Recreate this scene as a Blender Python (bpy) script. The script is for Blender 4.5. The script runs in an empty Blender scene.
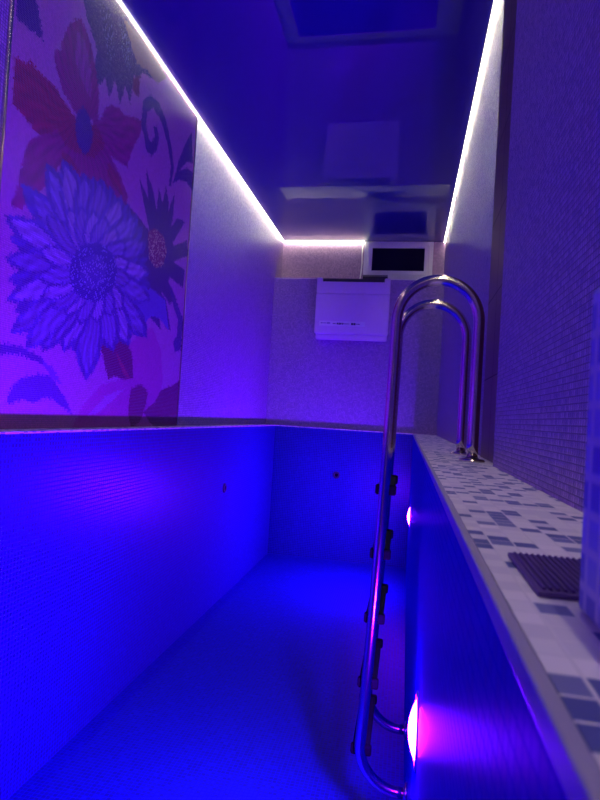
import bpy, bmesh, math, random
import numpy as np
from mathutils import Vector, Matrix

random.seed(4)
rng = np.random.default_rng(7)
scene = bpy.context.scene
C = scene.collection

# ------------------------------------------------------------------ camera
EYE = 0.119
cam_data = bpy.data.cameras.new('camera')
cam = bpy.data.objects.new('camera', cam_data)
C.objects.link(cam)
cam_data.sensor_fit = 'VERTICAL'
cam_data.sensor_height = 36.0
cam_data.lens = 36.0 * 570.0 / 800.0
cam_data.clip_start = 0.01
cam_data.dof.use_dof = True          # a phone lens focused down the room
cam_data.dof.focus_distance = 3.0
cam_data.dof.aperture_fstop = 11.0
M3 = Matrix(((0.9809712420773099, -0.05493438955632936, 0.1862193197854969),
             (0.1843700965470542, -0.037046327810856684, -0.9821584582413166),
             (0.06085301731656061, 0.9978024766654993, -0.02621312350076534)))
cam.matrix_world = Matrix.Translation((0, 0, EYE)) @ M3.to_4x4()
scene.camera = cam

# ------------------------------------------------------------------ world and exposure
world = bpy.data.worlds.new('world')
scene.world = world
world.use_nodes = True
world.node_tree.nodes['Background'].inputs['Color'].default_value = (0.0, 0.0, 0.004, 1)
world.node_tree.nodes['Background'].inputs['Strength'].default_value = 1.0
vs = scene.view_settings
vs.view_transform = 'Standard'
vs.look = 'None'
vs.exposure = 0.2
vs.gamma = 1.0
vs.use_curve_mapping = False

LAMP_COLOR = (0.12, 0.0016, 1.0)     # violet-blue pool lamps
LAMP_POWER = 1700.0
STRIP_COLOR = (1.0, 0.93, 0.66)     # warm white LED tape under the ceiling
STRIP_POWER = 1.35
TAPE_POWER = 27.0

# ------------------------------------------------------------------ dimensions (metres; deck top is z = 0)
XL, XR = -1.46, 0.293       # faces of the upper left and right walls
XP = 0.263                  # face of the boxed-out right wall near the viewer
YP = 1.815                  # where that boxed-out part ends
PL, PR = -1.33, 0.067       # faces of the pool walls
PF = 5.75                   # face of the far pool wall
YW, YL = 6.15, 5.84         # far wall: upper part set back, lower part forward
ZS = 1.551                  # top of that lower part (a shelf)
H = 2.04                    # ceiling
ZF = -1.32                  # pool floor
YB = -1.6                   # behind the viewer

# ------------------------------------------------------------------ materials
def new_mat(name):
    m = bpy.data.materials.new(name)
    m.use_nodes = True
    nt = m.node_tree
    b = nt.nodes['Principled BSDF']
    return m, nt, b

def plain(name, col, rough=0.5, metal=0.0, noise=0.0, nscale=30.0, bump=0.0, spec=0.5):
    m, nt, b = new_mat(name)
    b.inputs['Specular IOR Level'].default_value = spec
    b.inputs['Roughness'].default_value = rough
    b.inputs['Metallic'].default_value = metal
    b.inputs['Base Color'].default_value = (*col, 1)
    tc = nt.nodes.new('ShaderNodeTexCoord')
    n = nt.nodes.new('ShaderNodeTexNoise')
    n.inputs['Scale'].default_value = nscale
    nt.links.new(tc.outputs['Object'], n.inputs['Vector'])
    if noise:
        mr = nt.nodes.new('ShaderNodeMapRange')
        mr.inputs['To Min'].default_value = 1 - noise
        mr.inputs['To Max'].default_value = 1 + noise
        nt.links.new(n.outputs['Fac'], mr.inputs['Value'])
        mx = nt.nodes.new('ShaderNodeVectorMath'); mx.operation = 'SCALE'
        mx.inputs[0].default_value = col
        nt.links.new(mr.outputs['Result'], mx.inputs['Scale'])
        nt.links.new(mx.outputs['Vector'], b.inputs['Base Color'])
    if bump:
        bp = nt.nodes.new('ShaderNodeBump')
        bp.inputs['Strength'].default_value = bump
        bp.inputs['Distance'].default_value = 0.002
        nt.links.new(n.outputs['Fac'], bp.inputs['Height'])
        nt.links.new(bp.outputs['Normal'], b.inputs['Normal'])
    return m

def mosaic(name, pitch, ramp, grout, rough=0.2, gap=0.07, tilt=0.0, bump=0.6, axes='auto', attr=None, ior=1.5, spec=0.5, offset=(0.003, 0.002, 0.004), pillow=0.0):
    """Square glass or stone mosaic: one colour per tile, sunk grout, tiles set a touch unevenly."""
    m, nt, b = new_mat(name)
    N, L = nt.nodes, nt.links
    def math_(op, a, c=None):
        n = N.new('ShaderNodeMath'); n.operation = op
        for i, v in enumerate((a, c)):
            if v is None: continue
            if isinstance(v, (int, float)): n.inputs[i].default_value = v
            else: L.new(v, n.inputs[i])
        return n.outputs[0]
    tc = N.new('ShaderNodeTexCoord')
    off = N.new('ShaderNodeVectorMath'); off.operation = 'ADD'
    off.inputs[1].default_value = offset
    L.new(tc.outputs['Object'], off.inputs[0])
    sc = N.new('ShaderNodeVectorMath'); sc.operation = 'SCALE'
    sc.inputs['Scale'].default_value = 1.0 / pitch
    L.new(off.outputs[0], sc.inputs[0])
    fl = N.new('ShaderNodeVectorMath'); fl.operation = 'FLOOR'
    L.new(sc.outputs[0], fl.inputs[0])
    fr = N.new('ShaderNodeVectorMath'); fr.operation = 'FRACTION'
    L.new(sc.outputs[0], fr.inputs[0])
    wn = N.new('ShaderNodeTexWhiteNoise'); wn.noise_dimensions = '3D'
    geo = N.new('ShaderNodeNewGeometry')
    an = N.new('ShaderNodeVectorMath'); an.operation = 'ABSOLUTE'
    L.new(geo.outputs['True Normal'], an.inputs[0])
    # do not let the coordinate along the surface normal split tiles
    inv = N.new('ShaderNodeVectorMath'); inv.operation = 'SUBTRACT'
    inv.inputs[0].default_value = (1, 1, 1)
    L.new(an.outputs[0], inv.inputs[1])
    keep = N.new('ShaderNodeVectorMath'); keep.operation = 'MULTIPLY'
    L.new(fl.outputs[0], keep.inputs[0]); L.new(inv.outputs[0], keep.inputs[1])
    rd = N.new('ShaderNodeVectorMath'); rd.operation = 'ADD'
    rd.inputs[1].default_value = (0.31, 0.37, 0.41)
    L.new(keep.outputs[0], rd.inputs[0])
    fl2 = N.new('ShaderNodeVectorMath'); fl2.operation = 'FLOOR'
    L.new(rd.outputs[0], fl2.inputs[0])
    L.new(fl2.outputs[0], wn.inputs['Vector'])
    sx = N.new('ShaderNodeSeparateXYZ'); L.new(fr.outputs[0], sx.inputs[0])
    sn = N.new('ShaderNodeSeparateXYZ'); L.new(an.outputs[0], sn.inputs[0])
    d = None
    for k in range(3):
        e = math_('MINIMUM', sx.outputs[k], math_('SUBTRACT', 1.0, sx.outputs[k]))
        e = math_('ADD', e, sn.outputs[k])
        d = e if d is None else math_('MINIMUM', d, e)
    mr = N.new('ShaderNodeMapRange')
    mr.inputs['From Min'].default_value = gap * 0.55
    mr.inputs['From Max'].default_value = gap * 1.45
    L.new(d, mr.inputs['Value'])
    mask = mr.outputs['Result']
    if attr:
        at = N.new('ShaderNodeAttribute'); at.attribute_name = attr
        tile = at.outputs['Color']
    else:
        cr = N.new('ShaderNodeValToRGB')
        cr.color_ramp.interpolation = 'CONSTANT'
        els = cr.color_ramp.elements
        while len(els) < len(ramp): els.new(0.5)
        for e, (p, c) in zip(els, ramp):
            e.position = p; e.color = (*c, 1)
        L.new(wn.outputs['Value'], cr.inputs['Fac'])
        tile = cr.outputs['Color']
    mx = N.new('ShaderNodeMix'); mx.data_type = 'RGBA'
    L.new(mask, mx.inputs['Factor'])
    mx.inputs[6].default_value = (*grout, 1)
    L.new(tile, mx.inputs[7])
    L.new(mx.outputs[2], b.inputs['Base Color'])
    ro = N.new('ShaderNodeMapRange')
    ro.inputs['To Min'].default_value = 0.75
    ro.inputs['To Max'].default_value = rough
    L.new(mask, ro.inputs['Value'])
    L.new(ro.outputs['Result'], b.inputs['Roughness'])
    b.inputs['IOR'].default_value = ior
    b.inputs['Specular IOR Level'].default_value = spec
    h = mask
    if pillow:      # domed tiles
        pm = N.new('ShaderNodeMapRange'); pm.interpolation_type = 'SMOOTHERSTEP'
        pm.inputs['From Min'].default_value = 0.0; pm.inputs['From Max'].default_value = 0.5
        pm.inputs['To Max'].default_value = 1.0 + pillow
        L.new(d, pm.inputs['Value']); mask_h = pm.outputs['Result']
    else:
        mask_h = mask
    h = mask_h
    if tilt:
        # each tile leans its own way
        cs = N.new('ShaderNodeVectorMath'); cs.operation = 'SUBTRACT'
        L.new(wn.outputs['Color'], cs.inputs[0]); cs.inputs[1].default_value = (.5, .5, .5)
        dt = N.new('ShaderNodeVectorMath'); dt.operation = 'DOT_PRODUCT'
        L.new(cs.outputs[0], dt.inputs[0]); L.new(fr.outputs[0], dt.inputs[1])
        h = math_('ADD', mask_h, math_('MULTIPLY', dt.outputs['Value'], tilt))
    bp = N.new('ShaderNodeBump')
    bp.inputs['Strength'].default_value = bump
    bp.inputs['Distance'].default_value = pitch * 0.08
    L.new(h, bp.inputs['Height'])
    L.new(bp.outputs['Normal'], b.inputs['Normal'])
    return m

def glow(name, col, power):
    m, nt, b = new_mat(name)
    b.inputs['Base Color'].default_value = (0.8, 0.8, 0.8, 1)
    b.inputs['Emission Color'].default_value = (*col, 1)
    b.inputs['Emission Strength'].default_value = power
    b.inputs['Roughness'].default_value = 0.3
    return m

PEARL = [(0.0, (.50, .33, .56)), (0.3, (.57, .38, .63)), (0.6, (.66, .44, .70)), (0.85, (.42, .29, .53))]
M = {}
M['pearl'] = mosaic('pearl_mosaic', 0.0120, PEARL, (.22, .14, .26), rough=.22, tilt=.25, gap=.13, bump=.85, pillow=1.0, spec=.22)
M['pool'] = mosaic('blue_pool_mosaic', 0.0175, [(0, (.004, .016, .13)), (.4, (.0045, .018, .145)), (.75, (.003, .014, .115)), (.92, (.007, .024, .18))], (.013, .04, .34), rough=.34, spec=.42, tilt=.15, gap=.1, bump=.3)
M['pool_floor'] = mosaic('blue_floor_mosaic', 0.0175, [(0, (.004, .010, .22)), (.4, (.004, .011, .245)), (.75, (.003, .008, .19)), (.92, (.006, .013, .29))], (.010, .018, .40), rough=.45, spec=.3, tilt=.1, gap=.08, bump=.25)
M['pool_side'] = mosaic('smooth_pool_mosaic', 0.0175, [(0, (.003, .016, .44)), (.5, (.004, .018, .50))], (.0035, .017, .47), rough=.42, tilt=.05, gap=.05, bump=.06, ior=1.12)  # same tile as other pool walls; brighter blue makes up for weak indirect light
M['deck'] = mosaic('deck_mosaic', 0.0235, [(0, (.90, .82, .80)), (.3, (.80, .72, .74)), (.55, (.95, .86, .84)), (.72, (.09, .10, .33)), (.88, (.20, .20, .42))], (.85, .77, .77), rough=.42, gap=.045, bump=.3)
M['block'] = mosaic('block_mosaic', 0.0235, [(0, (.40, .36, .75)), (.25, (.16, .14, .55)), (.5, (.30, .27, .68)), (.75, (.22, .2, .6))], (.62, .58, .72), rough=.4, gap=.13, bump=.3)
M['mural'] = mosaic('mural_mosaic', 0.008, None, (.20, .12, .23), rough=.24, tilt=.5, gap=.08, bump=.5, attr='tile')
M['brown'] = mosaic('brown_tile', 0.30, [(0, (.17, .075, .04)), (.5, (.15, .065, .035))], (.05, .035, .035), rough=.45, gap=.006, bump=.3)
M['white'] = plain('white_plastic', (.80, .66, .78), .38, noise=.03)
M['frame'] = plain('white_pvc', (.92, .92, .88), .3, noise=.02)
M['steel'] = plain('polished_steel', (.72, .62, .54), .16, 1.0, noise=.05, nscale=60)
M['brass'] = plain('metal_profile', (.62, .55, .45), .2, 1.0)
M['rubber'] = plain('black_rubber', (.006, .006, .008), .85, noise=.1, bump=.2, spec=.1)
M['tread'] = plain('dark_tread', (.012, .012, .016), .7, noise=.2, bump=.3, spec=.1)
M['dark'] = plain('dark_grey_plastic', (.035, .035, .045), .45, noise=.1)
M['grey'] = plain('lit_top_plastic', (.22, .22, .26), .4, noise=.05)
M['coping'] = plain('coping_trim', (.40, .35, .46), .4, noise=.06)
M['night'] = plain('night_glass', (.004, .004, .010), .06)
M['tin'] = plain('grate_metal', (.13, .06, .24), .45, .3, noise=.1)
M['lens'] = glow('lamp_lens', LAMP_COLOR, LAMP_POWER * 1.3)
M['lens_dim'] = glow('lamp_lens_dimmer', LAMP_COLOR, LAMP_POWER * .78)
M['tape'] = glow('led_tape', STRIP_COLOR, TAPE_POWER)
M['strip'] = glow('led_diffuser', STRIP_COLOR, STRIP_POWER)
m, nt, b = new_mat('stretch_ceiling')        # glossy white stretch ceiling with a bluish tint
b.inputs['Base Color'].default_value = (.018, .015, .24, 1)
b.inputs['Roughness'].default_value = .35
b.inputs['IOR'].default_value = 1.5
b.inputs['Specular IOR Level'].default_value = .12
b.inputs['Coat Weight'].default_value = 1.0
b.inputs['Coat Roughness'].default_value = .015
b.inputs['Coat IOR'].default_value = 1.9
tc = nt.nodes.new('ShaderNodeTexCoord'); n = nt.nodes.new('ShaderNodeTexNoise'); n.inputs['Scale'].default_value = 1.3
nt.links.new(tc.outputs['Object'], n.inputs['Vector'])
bp = nt.nodes.new('ShaderNodeBump'); bp.inputs['Strength'].default_value = .003; bp.inputs['Distance'].default_value = .05
nt.links.new(n.outputs['Fac'], bp.inputs['Height']); nt.links.new(bp.outputs['Normal'], b.inputs['Normal']); nt.links.new(bp.outputs['Normal'], b.inputs['Coat Normal'])
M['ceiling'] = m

# ------------------------------------------------------------------ mesh helpers
def box(bm, x0, x1, y0, y1, z0, z1, bevel=0.0, seg=2):
    vs_ = [bm.verts.new(p) for p in ((x0, y0, z0), (x1, y0, z0), (x1, y1, z0), (x0, y1, z0), (x0, y0, z1), (x1, y0, z1), (x1, y1, z1), (x0, y1, z1))]
    fs = [bm.faces.new([vs_[i] for i in q]) for q in ((3, 2, 1, 0), (4, 5, 6, 7), (0, 1, 5, 4), (1, 2, 6, 5), (2, 3, 7, 6), (3, 0, 4, 7))]
    if bevel:
        es = list({e for f in fs for e in f.edges})
        bmesh.ops.bevel(bm, geom=es, offset=bevel, segments=seg, profile=.5, affect='EDGES')

def tube(bm, pts, r, n=20, caps=True):
    pts = [Vector(p) for p in pts]
    rings = []
    up = None
    for i, p in enumerate(pts):
        t = (pts[min(i + 1, len(pts) - 1)] - pts[max(i - 1, 0)]).normalized()
        if up is None:
            up = Vector((0, 1, 0)) if abs(t.y) < .9 else Vector((1, 0, 0))
        a = (up - t * up.dot(t)).normalized(); up = a
        c = t.cross(a)
        rings.append([bm.verts.new(p + r * (a * math.cos(2 * math.pi * k / n) + c * math.sin(2 * math.pi * k / n))) for k in range(n)])
    for A, B in zip(rings, rings[1:]):
        for k in range(n):
            f = bm.faces.new((A[k], A[(k + 1) % n], B[(k + 1) % n], B[k])); f.smooth = True
    if caps:
        bm.faces.new(rings[0][::-1]); bm.faces.new(rings[-1])

def lathe(bm, prof, centre, axis, n=40, smooth=True):
    """Revolve (radius, height) pairs about an axis."""
    ax = Vector(axis).normalized()
    a = (Vector((0, 1, 0)) if abs(ax.y) < .9 else Vector((1, 0, 0)))
    a = (a - ax * a.dot(ax)).normalized(); c = ax.cross(a)
    ce = Vector(centre)
    rings = []
    for r, h in prof:
        if r < 1e-6:
            rings.append([bm.verts.new(ce + ax * h)])
        else:
            rings.append([bm.verts.new(ce + ax * h + r * (a * math.cos(2 * math.pi * k / n) + c * math.sin(2 * math.pi * k / n))) for k in range(n)])
    for A, B in zip(rings, rings[1:]):
        for k in range(n):
            k2 = (k + 1) % n
            if len(A) == 1: f = bm.faces.new((A[0], B[k2], B[k]))
            elif len(B) == 1: f = bm.faces.new((A[k], A[k2], B[0]))
            else: f = bm.faces.new((A[k], A[k2], B[k2], B[k]))
            f.smooth = smooth

def obj(name, bm, mat, parent=None):
    bmesh.ops.recalc_face_normals(bm, faces=bm.faces)
    me = bpy.data.meshes.new(name)
    bm.to_mesh(me); bm.free()
    me.materials.append(mat)
    o = bpy.data.objects.new(name, me)
    C.objects.link(o)
    if parent:
        o.parent = parent
        o.matrix_parent_inverse = Matrix.Translation(-parent.location)
    return o

def tag(o, label, cat, group=None):
    o['label'] = label; o['category'] = cat
    if group: o['group'] = group
    return o

def thing(name, label, cat, loc, group=None):
    o = bpy.data.objects.new(name, None); C.objects.link(o)
    o.location = loc; o.empty_display_size = .05
    return tag(o, label, cat, group)

def struct(name, boxes, mat, label=None, cat=None, bevel=0.0):
    bm = bmesh.new()
    for b_ in boxes: box(bm, *b_, bevel=bevel)
    o = obj(name, bm, mat); o['kind'] = 'structure'
    if label: tag(o, label, cat)
    return o

# ------------------------------------------------------------------ room shell
T = 0.25
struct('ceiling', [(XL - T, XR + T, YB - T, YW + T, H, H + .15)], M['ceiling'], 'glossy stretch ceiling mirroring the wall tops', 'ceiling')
struct('wall_left', [(XL - T, XL, YB - T, YW + T, ZF - .1, H)], M['pearl'], 'long left wall of pearly mosaic tiles', 'wall')
struct('wall_right', [(XR, XR + T, YB - T, YW + T, ZF - .1, H)], M['pearl'], 'right wall beyond the brown strip', 'wall')
struct('wall_right_near', [(XP, XR, YB, YP, 0.0, H)], M['pearl'], 'boxed out right wall of fine glossy mosaic beside the viewer', 'wall')
struct('wall_back', [(XL, XR, YW, YW + T, 0.0, H)], M['pearl'], 'upper far wall around the window, set back behind the shelf', 'wall')
struct('wall_back_lower', [(XL, XR, YL, YW, 0.0, ZS)], M['pearl'], 'lower far wall with the air conditioner and a shelf top', 'wall')
struct('trim_3', [(XL, XR, YL, YW, ZS - .0005, ZS + .004)], M['frame'], 'shelf top of the lower far wall, an added slab made pale to look lit', 'shelf')  # added white slab; its pale colour stands in for light on the shelf
struct('wall_rear', [(XL, XR, YB - T, YB, ZF - .1, H)], M['pearl'], 'wall behind the viewer', 'wall')
struct('trim_1', [(XR - .006, XR, YP, 2.31, 0.0, H)], M['brown'], 'dark brown tiled upright strip on the right wall', 'wall strip')

# pool basin
CT = 0.007
struct('floor', [(PL - .1, PR + .1, YB, PF + .03, ZF - .1, ZF)], M['pool_floor'], 'blue mosaic floor of the empty pool', 'pool floor')
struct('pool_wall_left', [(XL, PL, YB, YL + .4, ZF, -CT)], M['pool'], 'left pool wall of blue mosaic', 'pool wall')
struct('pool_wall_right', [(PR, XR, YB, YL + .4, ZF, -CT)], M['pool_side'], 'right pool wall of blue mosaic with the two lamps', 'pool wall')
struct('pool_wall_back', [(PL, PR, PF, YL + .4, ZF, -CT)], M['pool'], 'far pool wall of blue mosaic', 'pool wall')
struct('pool_ledge_left', [(XL, PL, YB, YL, -CT, 0)], M['deck'], 'narrow tiled ledge below the mural', 'ledge')
struct('pool_ledge_right', [(PR + .0075, XR, YB, YL, -CT, 0)], M['deck'], 'white and blue chequered mosaic ledge along the pool', 'ledge')
struct('pool_ledge_back', [(PL, PR, PF, YL, -CT, 0)], M['deck'], 'narrow tiled ledge below the far wall', 'ledge')
struct('trim_2', [(PR - .002, PR + .0075, YB, PF, -.016, .0008)], M['coping'], 'pale edge trim of the right ledge', 'trim', bevel=.002)
MURAL_PATCHES = [
    ('indigo', [1751,1610,1831,1673,1874,1602,1922,1500,1852,1487,1770,1479]),
    ('navy', [2113,1927,2434,2183,2765,2130,2912,1992,2827,1885,2712,1859,2676,1795,2623,1783,2603,1628,2543,1690,2510,1571,2449,1659,2409,1549,2364,1617,2320,1554,2269,1560,2284,1697,2184,1785]),
    ('brown', [2482,1983,2780,2031,2992,1995,2876,1892,2753,1895,2645,1859]),
    ('maroon', [2616,1759,2683,1825,2688,1712,2624,1702]),
    ('navy2', [2265,1911,2373,1944,2431,1793,2392,1672,2342,1781]),
    ('navy2', [2447,1949,2551,1921,2590,1794,2530,1777,2481,1845]),
    ('red', [1775,1343,1811,1351,1839,1354,1858,1381,1901,1369,1943,1371,1987,1370,2027,1369,2070,1348,2167,1316,2141,1226,2064,1171,1965,1130,1891,1147,1843,1161,1804,1169,1783,1172]),
    ('mag', [2073,1668,2110,1715,2150,1748,2184,1728,2236,1688,2289,1599,2325,1515,2332,1394,2238,1363,2164,1341,2066,1379,2012,1438,1993,1483,2002,1517,2028,1526,2036,1568]),
    ('mag2', [2129,1681,2191,1671,2250,1584,2266,1458,2198,1491,2130,1553]),
    ('mag', [2274,1395,2348,1407,2381,1486,2439,1532,2503,1552,2553,1545,2642,1582,2737,1612,2726,1536,2655,1418,2617,1313,2480,1296,2326,1317]),
    ('mag', [1880,1088,1940,1133,2071,1224,2321,1351,2423,1308,2492,1277,2566,1235,2647,1177,2634,1120,2565,1105,2466,1125,2392,1142,2271,1101,2158,1088,2075,1076,2003,964,1931,895,1870,819,1811,815,1836,880,1852,981]),
    ('red', [2038,1215,2166,1324,2327,1373,2404,1318,2313,1219,2191,1181,2090,1183]),
    ('red', [2081,1145,2151,1145,2230,1119,2158,1088,2087,1090]),
    ('red', [2439,1258,2546,1237,2598,1157,2498,1167,2438,1200]),
    ('indigo', [2170,1352,2210,1400,2259,1383,2300,1322,2279,1230,2235,1201,2185,1230,2163,1288]),
    ('indigo', [2733,1721,2816,1796,2915,1807,3016,1764,3119,1650,3165,1550,3141,1431,3113,1420,3122,1543,3048,1651,2953,1731,2849,1742,2785,1685,2784,1609,2843,1540,2784,1533,2729,1591]),
    ('indigo', [2770,1548,2853,1556,2895,1610,2863,1650,2910,1674,2944,1623,2930,1548,2864,1484,2803,1488]),
    ('indigo', [3396,1886,3445,1707,3349,1670,3225,1552,3176,1482,3228,1628,3301,1756]),
    ('indigo', [3152,1448,3211,1546,3355,1635,3455,1652,3458,1535,3370,1551,3248,1512]),
    ('dark', [2932,1041,2747,1312,2863,1251,3005,1064]),
    ('dark', [2930,1051,2816,1396,2915,1316,3053,1102]),
    ('dark', [2965,1074,2986,1356,3051,1283,3079,1111]),
    ('dark', [3004,1075,3072,1415,3131,1313,3107,1108]),
    ('dark', [3031,1072,3202,1419,3198,1259,3140,1082]),
    ('dark', [2820,978,2600,1138,2753,1117,2952,1070]),
    ('dark', [3060,1058,3256,1279,3380,1298,3273,1174,3147,1037]),
    ('dark', [3118,1040,3431,1198,3464,1104,3212,995]),
    ('dark', [3123,1006,3431,1004,3418,884,3083,912]),
    ('dark', [3050,950,3337,790,3224,741,2956,879]),
    ('dark', [2950,922,3137,569,2997,615,2841,837]),
    ('dark', [2902,909,2892,652,2774,671,2789,877]),
    ('dark', [2851,928,2713,783,2745,718,2902,909]),
    ('dark', [3178,756,3280,580,3188,601,3074,793]),
    ('dark', [2794,997,2949,1092,3132,1128,3256,1094,3246,967,3155,811,3006,720,2855,743,2771,841]),
    ('bluedark', [2774,671,2971,781,3164,753,3249,587,3099,634,2995,626,2907,555,2765,574]),
    ('indigo', [3205,859,3305,795,3450,697,3453,580,3452,490,3360,466,3320,523,3374,569,3373,670,3282,753]),
    ('seed', [2890,1072,2970,1121,3092,1115,3147,1037,3106,942,3004,903,2922,937]),
    ('pink', [2764,431,2886,529,3030,564,3155,453,3211,278,3151,132,3027,83,2876,124,2790,248]),
    ('pink', [2292,0,2374,104,2516,204,2787,269,3010,196,3092,-9]),
    ('pink2', [2413,54,2560,153,2753,204,2639,137,2498,64]),
    ('maroon', [2482,389,2611,486,2718,451,2802,398,2833,262,2726,244,2642,258,2577,238,2528,317]),
    ('red2', [2624,387,2738,307,2812,250,2722,274]),
    ('maroon', [2818,207,2930,236,3022,196,3007,128,2959,37,2850,-17,2803,79]),
    ('maroon', [2977,82,3122,143,3193,217,3334,250,3485,298,3505,-14,3231,-23,3089,14]),
    ('violet', [1778,307,1838,316,1926,312,2049,288,2092,256,2027,265,1918,281,1782,269]),
    ('violet', [1867,93,1882,153,1939,195,2032,218,2110,216,2184,171,2248,113,2292,62,2207,95,2148,118,2094,125,2032,106,1948,111]),
    ('violet2', [2051,276,2132,251,2196,188,2124,209]),
    ('blued', [2307,737,2175,759,2037,765,1940,752,1874,731,1817,704,1817,704,1851,679,1900,661,1985,653,2128,665,2284,694]),
    ('blued', [2329,766,2225,841,2102,900,2004,923,1929,923,1860,913,1860,913,1877,871,1910,832,1983,791,2119,752,2278,726]),
    ('blued', [2368,778,2327,881,2259,973,2186,1021,2120,1039,2052,1042,2052,1042,2044,987,2052,935,2093,873,2186,802,2302,744]),
    ('blued', [2388,781,2383,894,2348,1002,2294,1064,2236,1091,2171,1102,2171,1102,2147,1042,2139,983,2160,911,2226,826,2317,753]),
    ('blued', [2409,779,2446,895,2454,1013,2426,1085,2381,1121,2323,1141,2323,1141,2278,1079,2250,1016,2245,937,2277,841,2335,759]),
    ('blued', [2428,775,2503,886,2554,1006,2556,1085,2528,1130,2480,1160,2480,1160,2414,1098,2364,1035,2332,953,2329,851,2353,763]),
    ('blued', [2445,763,2558,858,2656,968,2695,1049,2691,1101,2662,1141,2662,1141,2573,1089,2500,1032,2435,955,2390,854,2375,764]),
    ('blued', [2454,747,2590,815,2727,903,2802,977,2828,1033,2828,1084,2828,1084,2725,1050,2634,1008,2540,943,2452,850,2397,764]),
    ('blued', [2447,723,2579,748,2725,792,2825,843,2882,893,2921,948,2921,948,2832,947,2743,934,2635,896,2513,828,2420,758]),
    ('blued', [2431,702,2543,686,2682,688,2798,710,2886,745,2970,792,2970,792,2912,821,2839,836,2727,830,2575,795,2444,747]),
    ('blued', [2400,677,2462,611,2557,552,2658,523,2755,518,2863,526,2863,526,2861,579,2831,627,2749,672,2603,706,2458,718]),
    ('blued', [2377,671,2396,592,2446,518,2513,474,2588,454,2677,445,2677,445,2703,497,2705,548,2663,607,2561,666,2446,704]),
    ('blued', [2353,666,2328,577,2330,488,2362,430,2411,395,2476,369,2476,369,2523,415,2552,467,2551,536,2501,621,2428,688]),
    ('blued', [2328,666,2259,574,2214,480,2209,415,2229,371,2266,334,2266,334,2326,370,2376,416,2413,487,2422,585,2401,673]),
    ('blued', [2310,674,2208,593,2127,510,2095,448,2092,404,2106,364,2106,364,2170,388,2230,422,2293,482,2348,575,2375,668]),
    ('blued', [2296,680,2168,608,2059,531,2004,472,1982,428,1976,385,1976,385,2040,400,2106,425,2187,477,2279,567,2349,663]),
    ('blued', [2287,690,2137,635,2005,571,1930,519,1892,477,1868,435,1868,435,1929,440,1996,455,2089,495,2212,573,2323,663]),
    ('blued', [2291,711,2142,688,2002,652,1915,615,1863,581,1824,544,1824,544,1875,535,1936,536,2029,555,2166,606,2303,673]),
    ('blued', [2308,748,2172,788,2028,810,1923,806,1849,790,1785,765,1785,765,1815,734,1861,709,1949,690,2100,687,2272,701]),
    ('bluel', [2309,741,2177,772,2040,791,1942,790,1875,779,1818,763,1818,763,1850,739,1898,720,1983,705,2126,700,2283,707]),
    ('blued', [2296,725,2149,726,2006,709,1910,683,1850,653,1800,618,1800,618,1844,600,1900,590,1992,595,2136,629,2289,680]),
    ('blue', [2301,720,2163,714,2027,697,1937,674,1879,650,1833,624,1833,624,1875,612,1929,607,2017,615,2153,645,2296,687]),
    ('blued', [2279,676,2120,597,1985,513,1912,448,1878,399,1861,352,1861,352,1929,365,2003,390,2100,444,2223,543,2328,653]),
    ('blue', [2291,676,2148,599,2021,518,1949,458,1912,414,1890,373,1890,373,1950,389,2015,416,2104,469,2221,561,2326,660]),
    ('blued', [2283,698,2126,656,1985,602,1902,554,1857,513,1827,471,1827,471,1885,469,1953,478,2050,510,2184,579,2311,664]),
    ('bluel', [2293,696,2149,651,2016,599,1935,555,1890,520,1858,485,1858,485,1911,488,1972,500,2063,533,2190,596,2313,671]),
    ('blued', [2340,766,2252,842,2142,901,2050,923,1976,921,1906,909,1906,909,1916,864,1943,825,2008,784,2134,746,2283,723]),
    ('blue', [2336,758,2247,823,2142,876,2058,899,1993,903,1933,897,1933,897,1949,862,1980,828,2045,792,2162,754,2296,727]),
    ('blued', [2360,782,2305,891,2221,987,2138,1035,2065,1051,1993,1052,1993,1052,1988,995,2002,940,2052,877,2159,804,2292,745]),
    ('blue', [2354,773,2293,869,2211,957,2138,1004,2076,1024,2016,1031,2016,1031,2020,984,2039,937,2089,878,2188,807,2305,747]),
    ('blued', [2379,787,2356,909,2302,1023,2235,1085,2168,1111,2097,1120,2097,1120,2079,1057,2079,994,2111,919,2195,830,2305,754]),
    ('bluel', [2371,778,2339,887,2285,990,2226,1051,2172,1079,2115,1094,2115,1094,2107,1041,2114,986,2147,917,2224,831,2318,755]),
    ('blued', [2401,782,2421,899,2408,1014,2365,1081,2310,1111,2244,1125,2244,1125,2206,1062,2187,999,2194,923,2245,832,2323,755]),
    ('blue', [2391,774,2398,878,2381,983,2346,1046,2303,1079,2253,1098,2253,1098,2229,1044,2217,989,2228,919,2272,831,2335,755]),
    ('blued', [2421,780,2478,897,2506,1020,2489,1097,2448,1137,2389,1160,2389,1160,2331,1095,2292,1030,2274,948,2293,847,2340,761]),
    ('blue', [2409,773,2450,879,2470,989,2459,1062,2430,1102,2388,1129,2388,1129,2347,1073,2318,1015,2304,939,2317,844,2351,760]),
    ('blued', [2441,769,2541,872,2621,987,2641,1068,2622,1116,2578,1150,2578,1150,2495,1092,2430,1032,2379,952,2355,852,2362,763]),
    ('bluel', [2428,765,2508,858,2575,963,2597,1037,2589,1083,2563,1117,2563,1117,2500,1067,2448,1013,2403,939,2375,844,2371,760]),
    ('blued', [2453,756,2585,839,2708,940,2765,1021,2773,1076,2753,1122,2753,1122,2651,1077,2564,1027,2482,953,2416,855,2384,765]),
    ('blue', [2440,754,2550,831,2656,925,2712,997,2728,1048,2723,1090,2723,1090,2642,1050,2570,1003,2497,935,2431,843,2391,761]),
    ('blued', [2454,735,2596,782,2743,850,2831,915,2870,971,2884,1026,2884,1026,2781,1008,2686,980,2582,927,2478,844,2407,762]),
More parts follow.
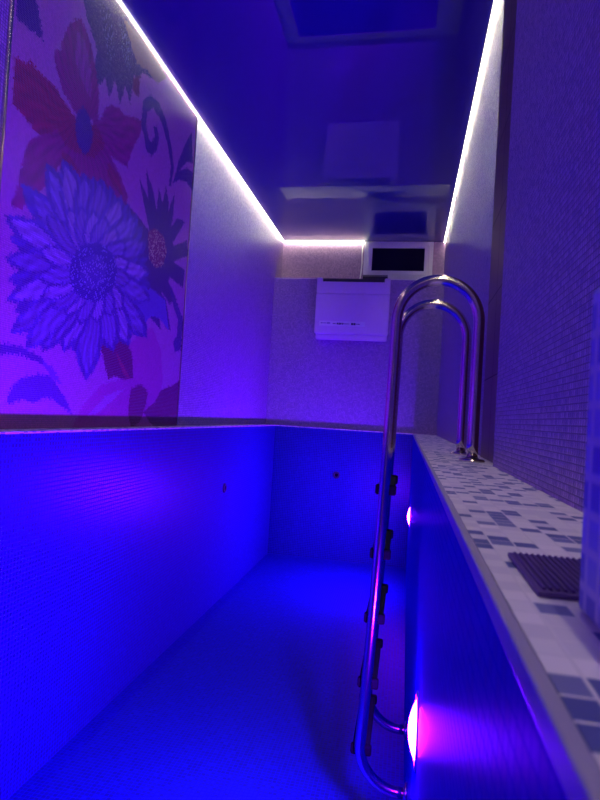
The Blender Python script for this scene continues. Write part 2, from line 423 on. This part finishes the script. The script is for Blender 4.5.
    ('blue', [2444,737,2566,784,2696,848,2779,906,2820,954,2843,1000,2843,1000,2758,981,2677,953,2583,903,2483,828,2410,756]),
    ('blued', [2440,710,2563,710,2708,730,2819,767,2895,813,2958,868,2958,868,2883,887,2801,891,2688,870,2549,817,2434,755]),
    ('bluel', [2435,715,2548,722,2680,744,2781,777,2851,813,2909,855,2909,855,2843,865,2769,864,2666,844,2538,798,2430,747]),
    ('blued', [2423,692,2524,658,2657,639,2778,648,2879,674,2982,715,2982,715,2940,757,2877,786,2765,796,2602,777,2454,742]),
    ('blue', [2423,699,2521,675,2647,661,2756,667,2844,686,2931,715,2931,715,2887,745,2825,765,2723,772,2577,759,2446,735]),
    ('blued', [2407,673,2484,599,2600,532,2721,498,2836,490,2964,497,2964,497,2955,557,2914,612,2811,664,2636,703,2468,718]),
    ('blue', [2411,681,2492,618,2604,559,2714,527,2811,515,2915,515,2915,515,2894,563,2848,608,2753,653,2600,692,2455,713]),
    ('blued', [2384,668,2417,583,2486,502,2570,455,2659,434,2765,426,2765,426,2786,484,2779,542,2719,606,2592,668,2456,705]),
    ('bluel', [2391,675,2432,601,2501,528,2577,483,2651,461,2734,449,2734,449,2740,497,2723,546,2666,603,2556,662,2442,702]),
    ('blued', [2365,664,2365,572,2395,482,2451,426,2520,395,2606,375,2606,375,2646,429,2662,486,2637,558,2550,637,2443,694]),
    ('blue', [2374,671,2384,589,2418,507,2467,453,2523,422,2589,401,2589,401,2612,447,2617,497,2589,561,2516,636,2430,693]),
    ('blued', [2339,649,2291,527,2272,403,2289,318,2327,262,2384,215,2384,215,2443,268,2485,333,2502,429,2476,556,2420,665]),
    ('blue', [2350,655,2316,543,2302,427,2315,346,2343,294,2384,250,2384,250,2425,299,2454,358,2467,446,2448,564,2408,667]),
    ('blued', [2317,666,2229,573,2167,479,2151,412,2163,366,2193,325,2193,325,2260,358,2318,401,2369,471,2397,573,2393,668]),
    ('bluel', [2329,670,2256,583,2201,494,2183,431,2187,388,2205,351,2205,351,2257,383,2303,423,2346,489,2376,583,2384,672]),
    ('blued', [2300,666,2181,572,2086,475,2045,405,2037,354,2047,308,2047,308,2116,333,2184,372,2257,440,2327,549,2368,658]),
    ('blue', [2312,668,2209,579,2122,487,2080,421,2067,374,2067,333,2067,333,2124,360,2180,398,2246,463,2314,563,2361,663]),
    ('blued', [2288,666,2148,573,2032,476,1974,404,1954,352,1950,304,1950,304,2020,325,2092,360,2179,426,2277,537,2349,652]),
    ('blue', [2301,668,2176,579,2068,486,2011,419,1986,371,1975,328,1975,328,2035,352,2097,387,2175,450,2269,553,2345,658]),
    ('blued', [2333,735,2245,755,2148,761,2076,751,2025,732,1980,708,1980,708,2003,685,2038,669,2100,662,2203,673,2313,697]),
    ('bluel', [2334,730,2248,744,2156,748,2088,740,2041,726,2000,708,2000,708,2025,692,2060,680,2120,676,2217,684,2319,702]),
    ('blued', [2351,753,2286,809,2202,853,2129,868,2070,866,2012,855,2012,855,2019,820,2041,789,2092,759,2191,732,2306,719]),
    ('blue', [2348,748,2281,796,2200,835,2133,851,2081,853,2031,848,2031,848,2044,820,2068,794,2119,766,2212,740,2315,723]),
    ('blued', [2378,760,2359,833,2315,898,2263,931,2210,941,2154,940,2154,940,2140,899,2141,860,2168,815,2235,768,2321,732]),
    ('bluel', [2372,755,2346,819,2302,879,2256,911,2212,924,2166,928,2166,928,2161,893,2166,859,2194,818,2256,772,2331,734]),
    ('blued', [2391,762,2397,840,2377,915,2338,956,2292,972,2238,978,2238,978,2212,934,2201,891,2213,841,2262,784,2331,738]),
    ('blue', [2384,757,2381,827,2359,895,2325,934,2288,953,2246,963,2246,963,2230,926,2225,888,2239,842,2282,786,2340,740]),
    ('blued', [2406,760,2439,838,2448,917,2427,964,2390,987,2342,999,2342,999,2302,955,2277,912,2270,859,2296,796,2343,743]),
    ('bluel', [2397,756,2419,826,2424,898,2407,943,2380,967,2344,982,2344,982,2316,945,2298,906,2294,856,2315,795,2351,743]),
    ('blued', [2418,756,2476,830,2513,908,2511,959,2485,987,2444,1005,2444,1005,2392,965,2353,923,2328,870,2330,804,2355,746]),
    ('blue', [2409,753,2454,820,2484,892,2485,940,2469,968,2440,987,2440,987,2400,952,2370,915,2350,865,2348,801,2363,746]),
    ('blued', [2428,747,2510,808,2576,877,2597,928,2587,961,2559,987,2559,987,2494,956,2441,921,2397,872,2371,807,2370,748]),
    ('bluel', [2419,746,2486,802,2544,867,2566,914,2564,945,2547,970,2547,970,2496,941,2453,909,2414,863,2386,802,2376,746]),
    ('blued', [2433,735,2527,776,2615,830,2659,876,2668,912,2658,946,2658,946,2589,929,2528,906,2467,867,2415,807,2386,749]),
    ('blue', [2424,736,2506,776,2584,827,2626,869,2640,901,2640,931,2640,931,2583,914,2532,891,2477,854,2424,799,2390,746]),
    ('blued', [2426,718,2514,729,2605,755,2664,788,2695,821,2713,859,2713,859,2657,866,2601,862,2534,841,2460,797,2403,747]),
    ('bluel', [2420,721,2499,736,2583,762,2638,791,2670,819,2691,850,2691,850,2642,851,2593,845,2532,824,2461,785,2404,742]),
    ('blued', [2412,703,2482,687,2567,686,2638,702,2691,728,2741,763,2741,763,2710,788,2669,802,2602,801,2508,777,2423,741]),
    ('blue', [2411,708,2478,699,2559,700,2624,713,2672,733,2717,760,2717,760,2686,777,2646,786,2584,784,2497,764,2419,736]),
    ('blued', [2388,687,2421,639,2478,600,2543,585,2607,586,2680,598,2680,598,2688,637,2676,671,2629,701,2535,719,2435,722]),
    ('bluel', [2392,693,2430,652,2487,617,2546,602,2600,600,2660,606,2660,606,2659,637,2642,664,2596,691,2513,710,2427,718]),
    ('blued', [2371,684,2376,628,2404,578,2450,552,2503,544,2568,544,2568,544,2595,582,2603,618,2580,656,2512,692,2429,712]),
    ('blue', [2378,689,2390,640,2420,595,2461,569,2505,559,2556,555,2556,555,2571,586,2572,617,2547,651,2488,686,2420,709]),
    ('blued', [2355,681,2330,620,2327,560,2351,523,2390,503,2442,490,2442,490,2483,524,2509,560,2511,606,2475,659,2418,700]),
    ('bluel', [2363,686,2347,629,2349,574,2369,538,2399,518,2438,504,2438,504,2466,533,2483,565,2482,608,2453,658,2408,699]),
    ('blued', [2338,682,2283,620,2249,556,2249,512,2269,484,2303,460,2303,460,2353,487,2394,519,2421,567,2423,632,2400,689]),
    ('blue', [2347,685,2303,627,2274,566,2271,525,2284,498,2308,475,2308,475,2346,500,2377,530,2399,575,2405,636,2392,690]),
    ('blued', [2327,689,2250,635,2192,578,2171,535,2174,504,2192,476,2192,476,2245,492,2292,516,2338,558,2372,622,2382,684]),
    ('bluel', [2336,690,2270,639,2217,584,2195,543,2193,515,2202,489,2202,489,2245,506,2284,530,2324,569,2359,629,2376,686]),
    ('blued', [2319,694,2225,647,2146,594,2108,551,2097,518,2098,486,2098,486,2151,495,2203,513,2262,550,2323,613,2364,679]),
    ('blue', [2327,694,2244,648,2171,596,2133,556,2118,527,2114,499,2114,499,2158,510,2202,529,2256,564,2315,623,2360,683]),
    ('blued', [2314,702,2207,667,2111,623,2058,584,2032,551,2018,518,2018,518,2067,519,2120,529,2189,558,2273,614,2345,678]),
    ('bluel', [2321,700,2224,664,2134,621,2081,586,2054,557,2037,528,2037,528,2080,533,2127,545,2191,574,2272,626,2343,683]),
    ('blued', [2319,716,2215,705,2115,681,2051,653,2013,625,1985,594,1985,594,2024,584,2071,582,2139,596,2236,634,2329,684]),
    ('blue', [2324,713,2227,698,2132,674,2070,649,2033,626,2005,601,2005,601,2041,596,2085,597,2150,612,2242,646,2331,690]),
    ('core', [2591,773,2584,719,2550,667,2496,622,2430,591,2361,577,2297,580,2245,598,2210,630,2195,671,2200,717,2226,763,2271,806,2330,840,2398,860,2467,864,2528,849,2572,816]),
    ('core2', [2489,746,2486,717,2469,688,2441,664,2406,646,2369,638,2334,639,2305,649,2285,668,2276,691,2279,718,2294,745,2319,769,2352,788,2389,798,2425,799,2457,789,2480,770])
]

# tiled block in the near right corner
bm = bmesh.new()
box(bm, .118, XP, YB, .415, 0, .217, bevel=.006, seg=3)
o = obj('parapet', bm, M['block']); o['kind'] = 'structure'
tag(o, 'low tiled block on the ledge at the right edge of the view', 'parapet')

# ------------------------------------------------------------------ mural: every tile of the grid has its own colour
COL = dict(bg=(.62, .20, .42), indigo=(.055, .010, .18), navy=(.05, .02, .11), navy2=(.03, .015, .09), brown=(.35, .17, .13), maroon=(.22, .012, .06),
           red=(.36, .008, .05), red2=(.42, .03, .06), mag=(.40, .008, .15), mag2=(.42, .03, .22), dark=(.055, .012, .13), bluedark=(.16, .09, .48),
           seed=(.3, .03, .08), pink=(.58, .08, .34), pink2=(.62, .2, .5), violet=(.12, .035, .3), violet2=(.24, .1, .45),
           blue=(.23, .13, .44), bluel=(.38, .22, .52), blued=(.09, .05, .30), core=(.05, .04, .28), core2=(.09, .07, .3))
Y0, Y1, P = 1.755, 3.455, 0.008
nv = int((H - .012) / P); Y0 = math.floor((Y0 + .002) / P) * P - .002
nu = int(round((Y1 - Y0) / P)); Z0 = -0.004
SS = 3
yc = Y0 + (np.arange(nu * SS) + .5) * P / SS
zc = Z0 + (np.arange(nv * SS) + .5) * P / SS
YY, ZZ = np.meshgrid(yc, zc)
# slightly ragged edges between colour fields, as hand-set tiles have
jit = lambda: np.kron(rng.normal(0, .0035, (nv, nu)), np.ones((SS, SS)))
yq = YY + jit(); zq = ZZ + jit()
img = np.empty(YY.shape + (3,)); img[:] = COL['bg']
FC = (2.378, 0.717)      # heart of the big blue flower
ang = np.arctan2(ZZ - FC[1], YY - FC[0]); rad = np.hypot(YY - FC[0], ZZ - FC[1])
streak = 1 + .22 * np.sin(ang * 47 + 3 * np.sin(rad * 21)) + .14 * np.sin(ang * 83 + rad * 14)
RC = (2.218, 1.334)       # heart of the red flower
ang2 = np.arctan2(ZZ - RC[1], YY - RC[0]); rad2 = np.hypot(YY - RC[0], ZZ - RC[1])
streak2 = 1 + .18 * np.sin(ang2 * 31 + 2 * np.sin(rad2 * 25)) + .14 * np.sin(ang2 * 57)
for key, flat in MURAL_PATCHES:
    p = np.array(flat, float).reshape(-1, 2) / 1000.0
    inside = np.zeros(YY.shape, bool)
    j = len(p) - 1
    for i in range(len(p)):
        (xa, za), (xb, zb) = p[i], p[j]
        if za != zb:
            inside ^= ((za > zq) != (zb > zq)) & (yq < (xb - xa) * (zq - za) / (zb - za) + xa)
        j = i
    f = rng.uniform(.88, 1.12)
    s = streak if key in ('blue', 'bluel', 'blued') else streak2 if key in ('red', 'mag', 'mag2') else np.ones(YY.shape)
    img[inside] = np.array(COL[key]) * f * s[inside][:, None]
    if key in ('core', 'core2', 'seed', 'navy', 'navy2'):
        coarse = np.kron(rng.random((nv, nu)), np.ones((SS, SS)))
        sp = inside & (coarse < {'navy': .3, 'seed': .22}.get(key, .16))
        img[sp] = np.array({'core': (.3, .26, .6), 'core2': (.4, .34, .62), 'seed': (.85, .7, .3), 'navy': (.12, .07, .16), 'navy2': (.2, .16, .34)}[key])
img = img.reshape(nv, SS, nu, SS, 3).mean((1, 3))
img *= rng.uniform(.9, 1.1, img.shape[:2])[..., None]
img = np.clip(img, 0.002, .92)
mural = thing('mosaic_mural', 'large flower mosaic panel on the left wall between two metal strips', 'mural', (XL + .006, (Y0 + Y1) / 2, 0))
bm = bmesh.new()
XM = XL + .006
grid = [[bm.verts.new((XM, Y0 + P * i, Z0 + P * j if j else 0.001)) for i in range(nu + 1)] for j in range(nv + 1)]
for j in range(nv):
    for i in range(nu):
        bm.faces.new((grid[j][i], grid[j][i + 1], grid[j + 1][i + 1], grid[j + 1][i]))
for row in (grid[0], grid[-1]):
    bs = [bm.verts.new((XL + .0005, v.co.y, v.co.z)) for v in row]
    for i in range(nu): bm.faces.new((row[i], row[i + 1], bs[i + 1], bs[i]))
nf = len(bm.faces)
bmesh.ops.recalc_face_normals(bm, faces=bm.faces)
me = bpy.data.meshes.new('tile_panel'); bm.to_mesh(me); bm.free()
at = me.attributes.new('tile', 'FLOAT_COLOR', 'FACE')
cols = np.ones((nf, 4), np.float32)
cols[:nu * nv, :3] = img.reshape(-1, 3)
at.data.foreach_set('color', cols.ravel())
me.materials.append(M['mural'])
tp = bpy.data.objects.new('tile_panel', me); C.objects.link(tp); tp.parent = mural
tp.matrix_parent_inverse = Matrix.Translation(-mural.location)
for y in (Y0 - .006, Y0 + nu * P + .006):
    bm = bmesh.new(); box(bm, XL + .0005, XL + .012, y - .006, y + .006, .001, H - .016, bevel=.002)
    t = obj('edge_strip', bm, M['brass'], mural); t['label'] = 'shiny metal edge strip'

# ------------------------------------------------------------------ LED tapes under the ceiling
def led(label, runs):
    """runs: (along, fixed, lo, hi, side); the tape faces down and back at its wall, the lip towards the room is a dimmer diffuser."""
    along, fixed, lo, hi, side = runs[0]
    mid = (lo + hi) / 2
    t = thing('led_strip', label, 'led strip', (fixed, mid, H - .01) if along == 'y' else (mid, fixed, H - .01), 'led strips along the ceiling edge')
    tape, lip = bmesh.new(), bmesh.new()
    zt, zb_ = H - .0006, H - .009
    for along, fixed, lo, hi, side in runs:
        def P_(off, z, s):      # off: distance from the wall face into the room
            c = fixed + side * off
            return (c, s, z) if along == 'y' else (s, c, z)
        added_run = fixed == XP  # unseen added run gets a wider profile for more light on the ledge
        prof_t = [(.004, zt), (.036, zt - .026), (.036, zt)] if added_run else [(.028, zt), (.0418, zb_ - .002), (.042, zt)] if fixed == YW else [(.001, zt), (.0108, zb_), (.011, zt)]
        x_, z_ = (.036, zt - .026) if added_run else (.042, zb_ - .002) if fixed == YW else (.011, zb_)
        prof_l = [(x_, zt), (x_, z_ - .001), (x_ + .003, z_ - .001), (x_ + .003, zt)]
        for bm, prof in ((tape, prof_t), (lip, prof_l)):
            A = [bm.verts.new(P_(o_, z, lo)) for o_, z in prof]; B = [bm.verts.new(P_(o_, z, hi)) for o_, z in prof]
            n_ = len(prof)
            for k in range(n_): bm.faces.new((A[k], A[(k + 1) % n_], B[(k + 1) % n_], B[k]))
            bm.faces.new(A[::-1]); bm.faces.new(B)
    obj('light_tape', tape, M['tape'], t)
    obj('diffuser', lip, M['strip'], t)
    return t
led('long glowing white led strip above the mural on the left wall', [('y', XL, YB + .02, YW - .003, 1)])
led('long glowing white led strip along the top of the right wall, with an added unseen run beside the viewer', [('y', XR, YP + .004, YW - .003, -1), ('y', XP, YB + .02, YP - .002, -1)])  # the run over the boxed-out wall is unseen, added to light the near ledge
led('short glowing white led strip on the far wall left of the window', [('x', YW, XL + .03, -.56, -1)])

# ------------------------------------------------------------------ pool lamps
def lamp(y, z, label, lens, r):
    t = thing('pool_lamp', label, 'pool lamp', (PR, y, z), 'round lamps in the right pool wall')
    bm = bmesh.new(); lathe(bm, [(r + .020, 0), (r + .020, .002), (r + .016, .004), (r + .003, .004), (r + .001, .002), (r + .001, 0)], (PR, y, z), (-1, 0, 0), 56)
    obj('rim', bm, M['white'], t)
    bm = bmesh.new()
    lathe(bm, [(r, .001)] + [(r * (1 - a / 10), .002 + .019 * (1 - (1 - a / 10) ** 2)) for a in range(0, 10)] + [(0, .021)], (PR, y, z), (-1, 0, 0), 56)
    obj('lens', bm, lens, t)
lamp(1.51, -.662, 'large glowing pool lamp low in the right wall, nearest the viewer', M['lens'], .070)
lamp(4.8, -.655, 'small looking glowing pool lamp far along the right wall, beyond the ladder', M['lens_dim'], .076)

# ------------------------------------------------------------------ ladder
lad = thing('pool_ladder', 'stainless steel pool ladder with two tall hooped handrails', 'pool ladder', (.07, 2.16, 0))
R_T = .0185
ARC_R, ARC_X, ARC_Z = .136, .082, .464
def rail(y):
    pts = [(ARC_X + ARC_R, y, .004)]
    pts += [(ARC_X + ARC_R, y, ARC_Z * k / 8) for k in range(1, 8)]
    pts += [(ARC_X + ARC_R * math.cos(a * math.pi / 28), y, ARC_Z + ARC_R * 1.03 * math.sin(a * math.pi / 28)) for a in range(0, 29)]
    n = 14
    for k in range(1, n + 1):
        s = k / n
        pts.append((ARC_X - ARC_R - .010 * s - .032 * s * s, y, ARC_Z + s * (-.98 - ARC_Z)))
    bx, bz = pts[-1][0], pts[-1][2]
    rr = .13
    for k in range(1, 13):
        a = k / 12 * math.pi * .5
        pts.append((bx + rr * (1 - math.cos(a)) , y, bz - rr * math.sin(a) - .005 * k / 12))
    pts.append((PR - .004, y, pts[-1][2]))
    bm = bmesh.new(); tube(bm, pts, R_T, 24)
    o = obj('handrail', bm, M['steel'], lad)
    bm = bmesh.new(); lathe(bm, [(.0, .0045), (.0, .0), (.042, 0), (.042, .004), (.038, .008), (.024, .010), (.020, .012)][1:], (ARC_X + ARC_R, y, 0), (0, 0, 1), 36, smooth=False)
    f = obj('floor_flange', bm, M['steel'], o)
    bm = bmesh.new(); lathe(bm, [(0, 0), (.034, 0), (.034, .006), (.022, .012), (.0185, .014)], (PR, y, pts[-1][2]), (-1, 0, 0), 36)
    obj('wall_flange', bm, M['steel'], o)
for y in (1.97, 2.37): rail(y)
for k, z in enumerate((-.115, -.335, -.555, -.775, -1.0)):
    s = (ARC_Z - z) / (ARC_Z + .98)
    x = ARC_X - ARC_R - .010 * s - .032 * s * s
    bm = bmesh.new(); box(bm, x - .026, x + .034, 1.995, 2.345, z - .014, z + .010, bevel=.006)
    st = obj('step', bm, M['tread'], lad)
    for y in (1.985, 2.345):
        bm = bmesh.new(); box(bm, x - .031, x + .040, y - .006, y + .016, z - .022, z + .014, bevel=.007)
        obj('end_cap', bm, M['rubber'], st)

# ------------------------------------------------------------------ air conditioner on the far wall
AX0, AX1, AZ0, AZ1, AY = -.989, -.239, .914, 1.546, 5.755
ac = thing('air_conditioner', 'white boxy air conditioner hung on the far wall', 'air conditioner', ((AX0 + AX1) / 2, YL, AZ0))
bm = bmesh.new(); box(bm, AX0 + .012, AX1 - .012, AY + .022, YL, AZ0, AZ1 - .004, bevel=.012, seg=3)
obj('body', bm, M['white'], ac)
bm = bmesh.new()     # front panel with rounded rim, upper flap left free, slightly wider than the body
box(bm, AX0, AX1, AY, AY + .03, AZ0 + .055, AZ1 - .165, bevel=.009, seg=3)
fp = obj('front_panel', bm, M['white'], ac)
bm = bmesh.new()
for x0, x1 in ((AX0, AX0 + .055), (AX1 - .055, AX1)):
    box(bm, x0, x1, AY, AY + .03, AZ1 - .05, AZ1, bevel=.008, seg=3)
box(bm, AX0, AX1, AY + .001, AY + .03, AZ1 - .163, AZ1 - .04, bevel=.008, seg=3)
obj('upper_panel', bm, M['white'], ac)
bm = bmesh.new(); box(bm, AX0 + .06, AX1 - .06, AY + .012, AY + .030, AZ1 - .040, AZ1 - .006, bevel=.003)
obj('air_outlet', bm, M['dark'], ac)
bm = bmesh.new()
for k in range(5): box(bm, AX0 + .07, AX1 - .07, AY + .040 + .009 * k, AY + .043 + .009 * k, AZ1 - .006, AZ1 - .001)
obj('outlet_grille', bm, M['dark'], ac)
bm = bmesh.new(); box(bm, AX0 + .03, AX1 - .03, AY + .016, AY + .06, AZ0 - .004, AZ0 + .050, bevel=.010, seg=3)
obj('bottom_flap', bm, M['white'], ac)
bm = bmesh.new(); box(bm, AX0 + .05, AX0 + .52, AY - .0025, AY + .004, AZ0 + .135, AZ0 + .185, bevel=.001)
dp = obj('display_bar', bm, M['frame'], ac)
bm = bmesh.new()     # small dark marks and a row of symbols, too small to read
yb = AY - .0040
zc_ = AZ0 + .158
for x, w, h in ((.205, .030, .006), (.238, .014, .018), (.256, .012, .020), (.272, .016, .016), (.292, .012, .018), (.330, .060, .005), (.388, .020, .022), (.412, .020, .022), (.445, .040, .006)):
    box(bm, AX0 + x - w / 2, AX0 + x + w / 2, yb, yb + .003, zc_ - h / 2, zc_ + h / 2)
mk = obj('marking', bm, M['dark'], dp); mk['label'] = 'row of small dark symbols'
bm = bmesh.new()
for x, w, h in ((.075, .02, .012), (.105, .03, .008), (.145, .035, .016)):
    box(bm, AX0 + x - w / 2, AX0 + x + w / 2, yb, yb + .003, zc_ - h / 2 + .004, zc_ + h / 2 + .004)
mk = obj('lettering', bm, M['coping'], dp); mk['label'] = 'pale embossed lettering'

# ------------------------------------------------------------------ window on the upper far wall
WX0, WX1, WZ0, WZ1 = -.555, .175, 1.63, H - .003
win = bpy.data.objects.new('window_1', None); C.objects.link(win); win.location = ((WX0 + WX1) / 2, YW, WZ0)
win['kind'] = 'structure'; tag(win, 'small white framed window under the ceiling showing black night', 'window')
def ring(bm, x0, x1, z0, z1, w, y0, y1, wt=None):
    wt = wt or w
    box(bm, x0, x0 + w, y0, y1, z0, z1, bevel=.003); box(bm, x1 - w, x1, y0, y1, z0, z1, bevel=.003)
    box(bm, x0 + w, x1 - w, y0, y1, z0, z0 + w, bevel=.003); box(bm, x0 + w, x1 - w, y0, y1, z1 - wt, z1, bevel=.003)
bm = bmesh.new(); ring(bm, WX0, WX1, WZ0, WZ1, .042, YW - .022, YW); obj('outer_frame', bm, M['frame'], win)
bm = bmesh.new(); ring(bm, WX0 + .044, WX1 - .044, WZ0 + .044, WZ1 - .028, .045, YW - .032, YW - .002); obj('sash', bm, M['frame'], win)
bm = bmesh.new(); box(bm, WX0 + .08, WX1 - .08, YW - .02, YW - .012, WZ0 + .08, WZ1 - .06); obj('pane', bm, M['night'], win)
bm = bmesh.new(); box(bm, WX0 + .05, WX0 + .075, YW - .044, YW - .032, 1.76, 1.86, bevel=.004); obj('window_handle', bm, M['frame'], win)

# ------------------------------------------------------------------ things on the shelf

bx = thing('junction_box', 'small dark box standing on the far shelf below the window, mirrored in the ceiling', 'box', (-.41, 6.045, ZS + .004))
bm = bmesh.new(); box(bm, -.545, -.285, 6.0, 6.09, ZS + .004, ZS + .075, bevel=.006); obj('housing', bm, M['dark'], bx)
bm = bmesh.new(); box(bm, -.548, -.282, 5.997, 6.093, ZS + .075, ZS + .09, bevel=.004); obj('lit_top', bm, M['grey'], bx)  # box top coloured lighter than its sides, as if lit by the LEDs
bm = bmesh.new()
pts = [(-.575, YW - .012, H - .03), (-.577, YW - .012, 1.9), (-.572, YW - .012, 1.8), (-.578, YW - .012, 1.70), (-.585, YW - .02, 1.62), (-.60, YW - .06, 1.56), (-.62, YW - .09, ZS + .013), (-.63, 6.02, ZS + .012), (-.60, 5.97, ZS + .012), (-.565, 5.955, ZS + .012)]
tube(bm, pts, .007, 10)
tag(obj('cable', bm, M['frame']), 'white cable hanging beside the window down to the far shelf', 'cable')

# ------------------------------------------------------------------ return jets
def jet(c, ax, label):
    t = thing('return_jet', label, 'pool jet', c, 'return jets in the pool walls')
    bm = bmesh.new(); lathe(bm, [(.036, 0), (.036, .005), (.030, .009), (.019, .008), (.017, .001)], c, ax, 32); obj('flange', bm, M['dark'], t)
    bm = bmesh.new(); lathe(bm, [(.0, .0065), (.009, .0065), (.017, .004), (.0175, .0005)], c, ax, 24); obj('nozzle', bm, M['rubber'], t)
jet((-.670, PF, -.463), (0, -1, 0), 'small round return jet in the far pool wall')
jet((PL, 4.16, -.468), (1, 0, 0), 'small round return jet in the left pool wall')

# ------------------------------------------------------------------ dark ribbed plate on the ledge
g = thing('ribbed_plate', 'dark ribbed plate lying on the chequered ledge beside the tiled block', 'plate', (.155, .495, 0))
bm = bmesh.new(); box(bm, .098, .222, .434, .558, .0004, .0042, bevel=.0008); obj('plate_base', bm, M['tin'], g)
bm = bmesh.new()
k = 0
x = .102
while x < .217:      # ribs run along the ledge
    box(bm, x, x + .0024, .439, .553, .0042, .0064, bevel=.0006, seg=1); x += .0050
obj('ribs', bm, M['tin'], g)
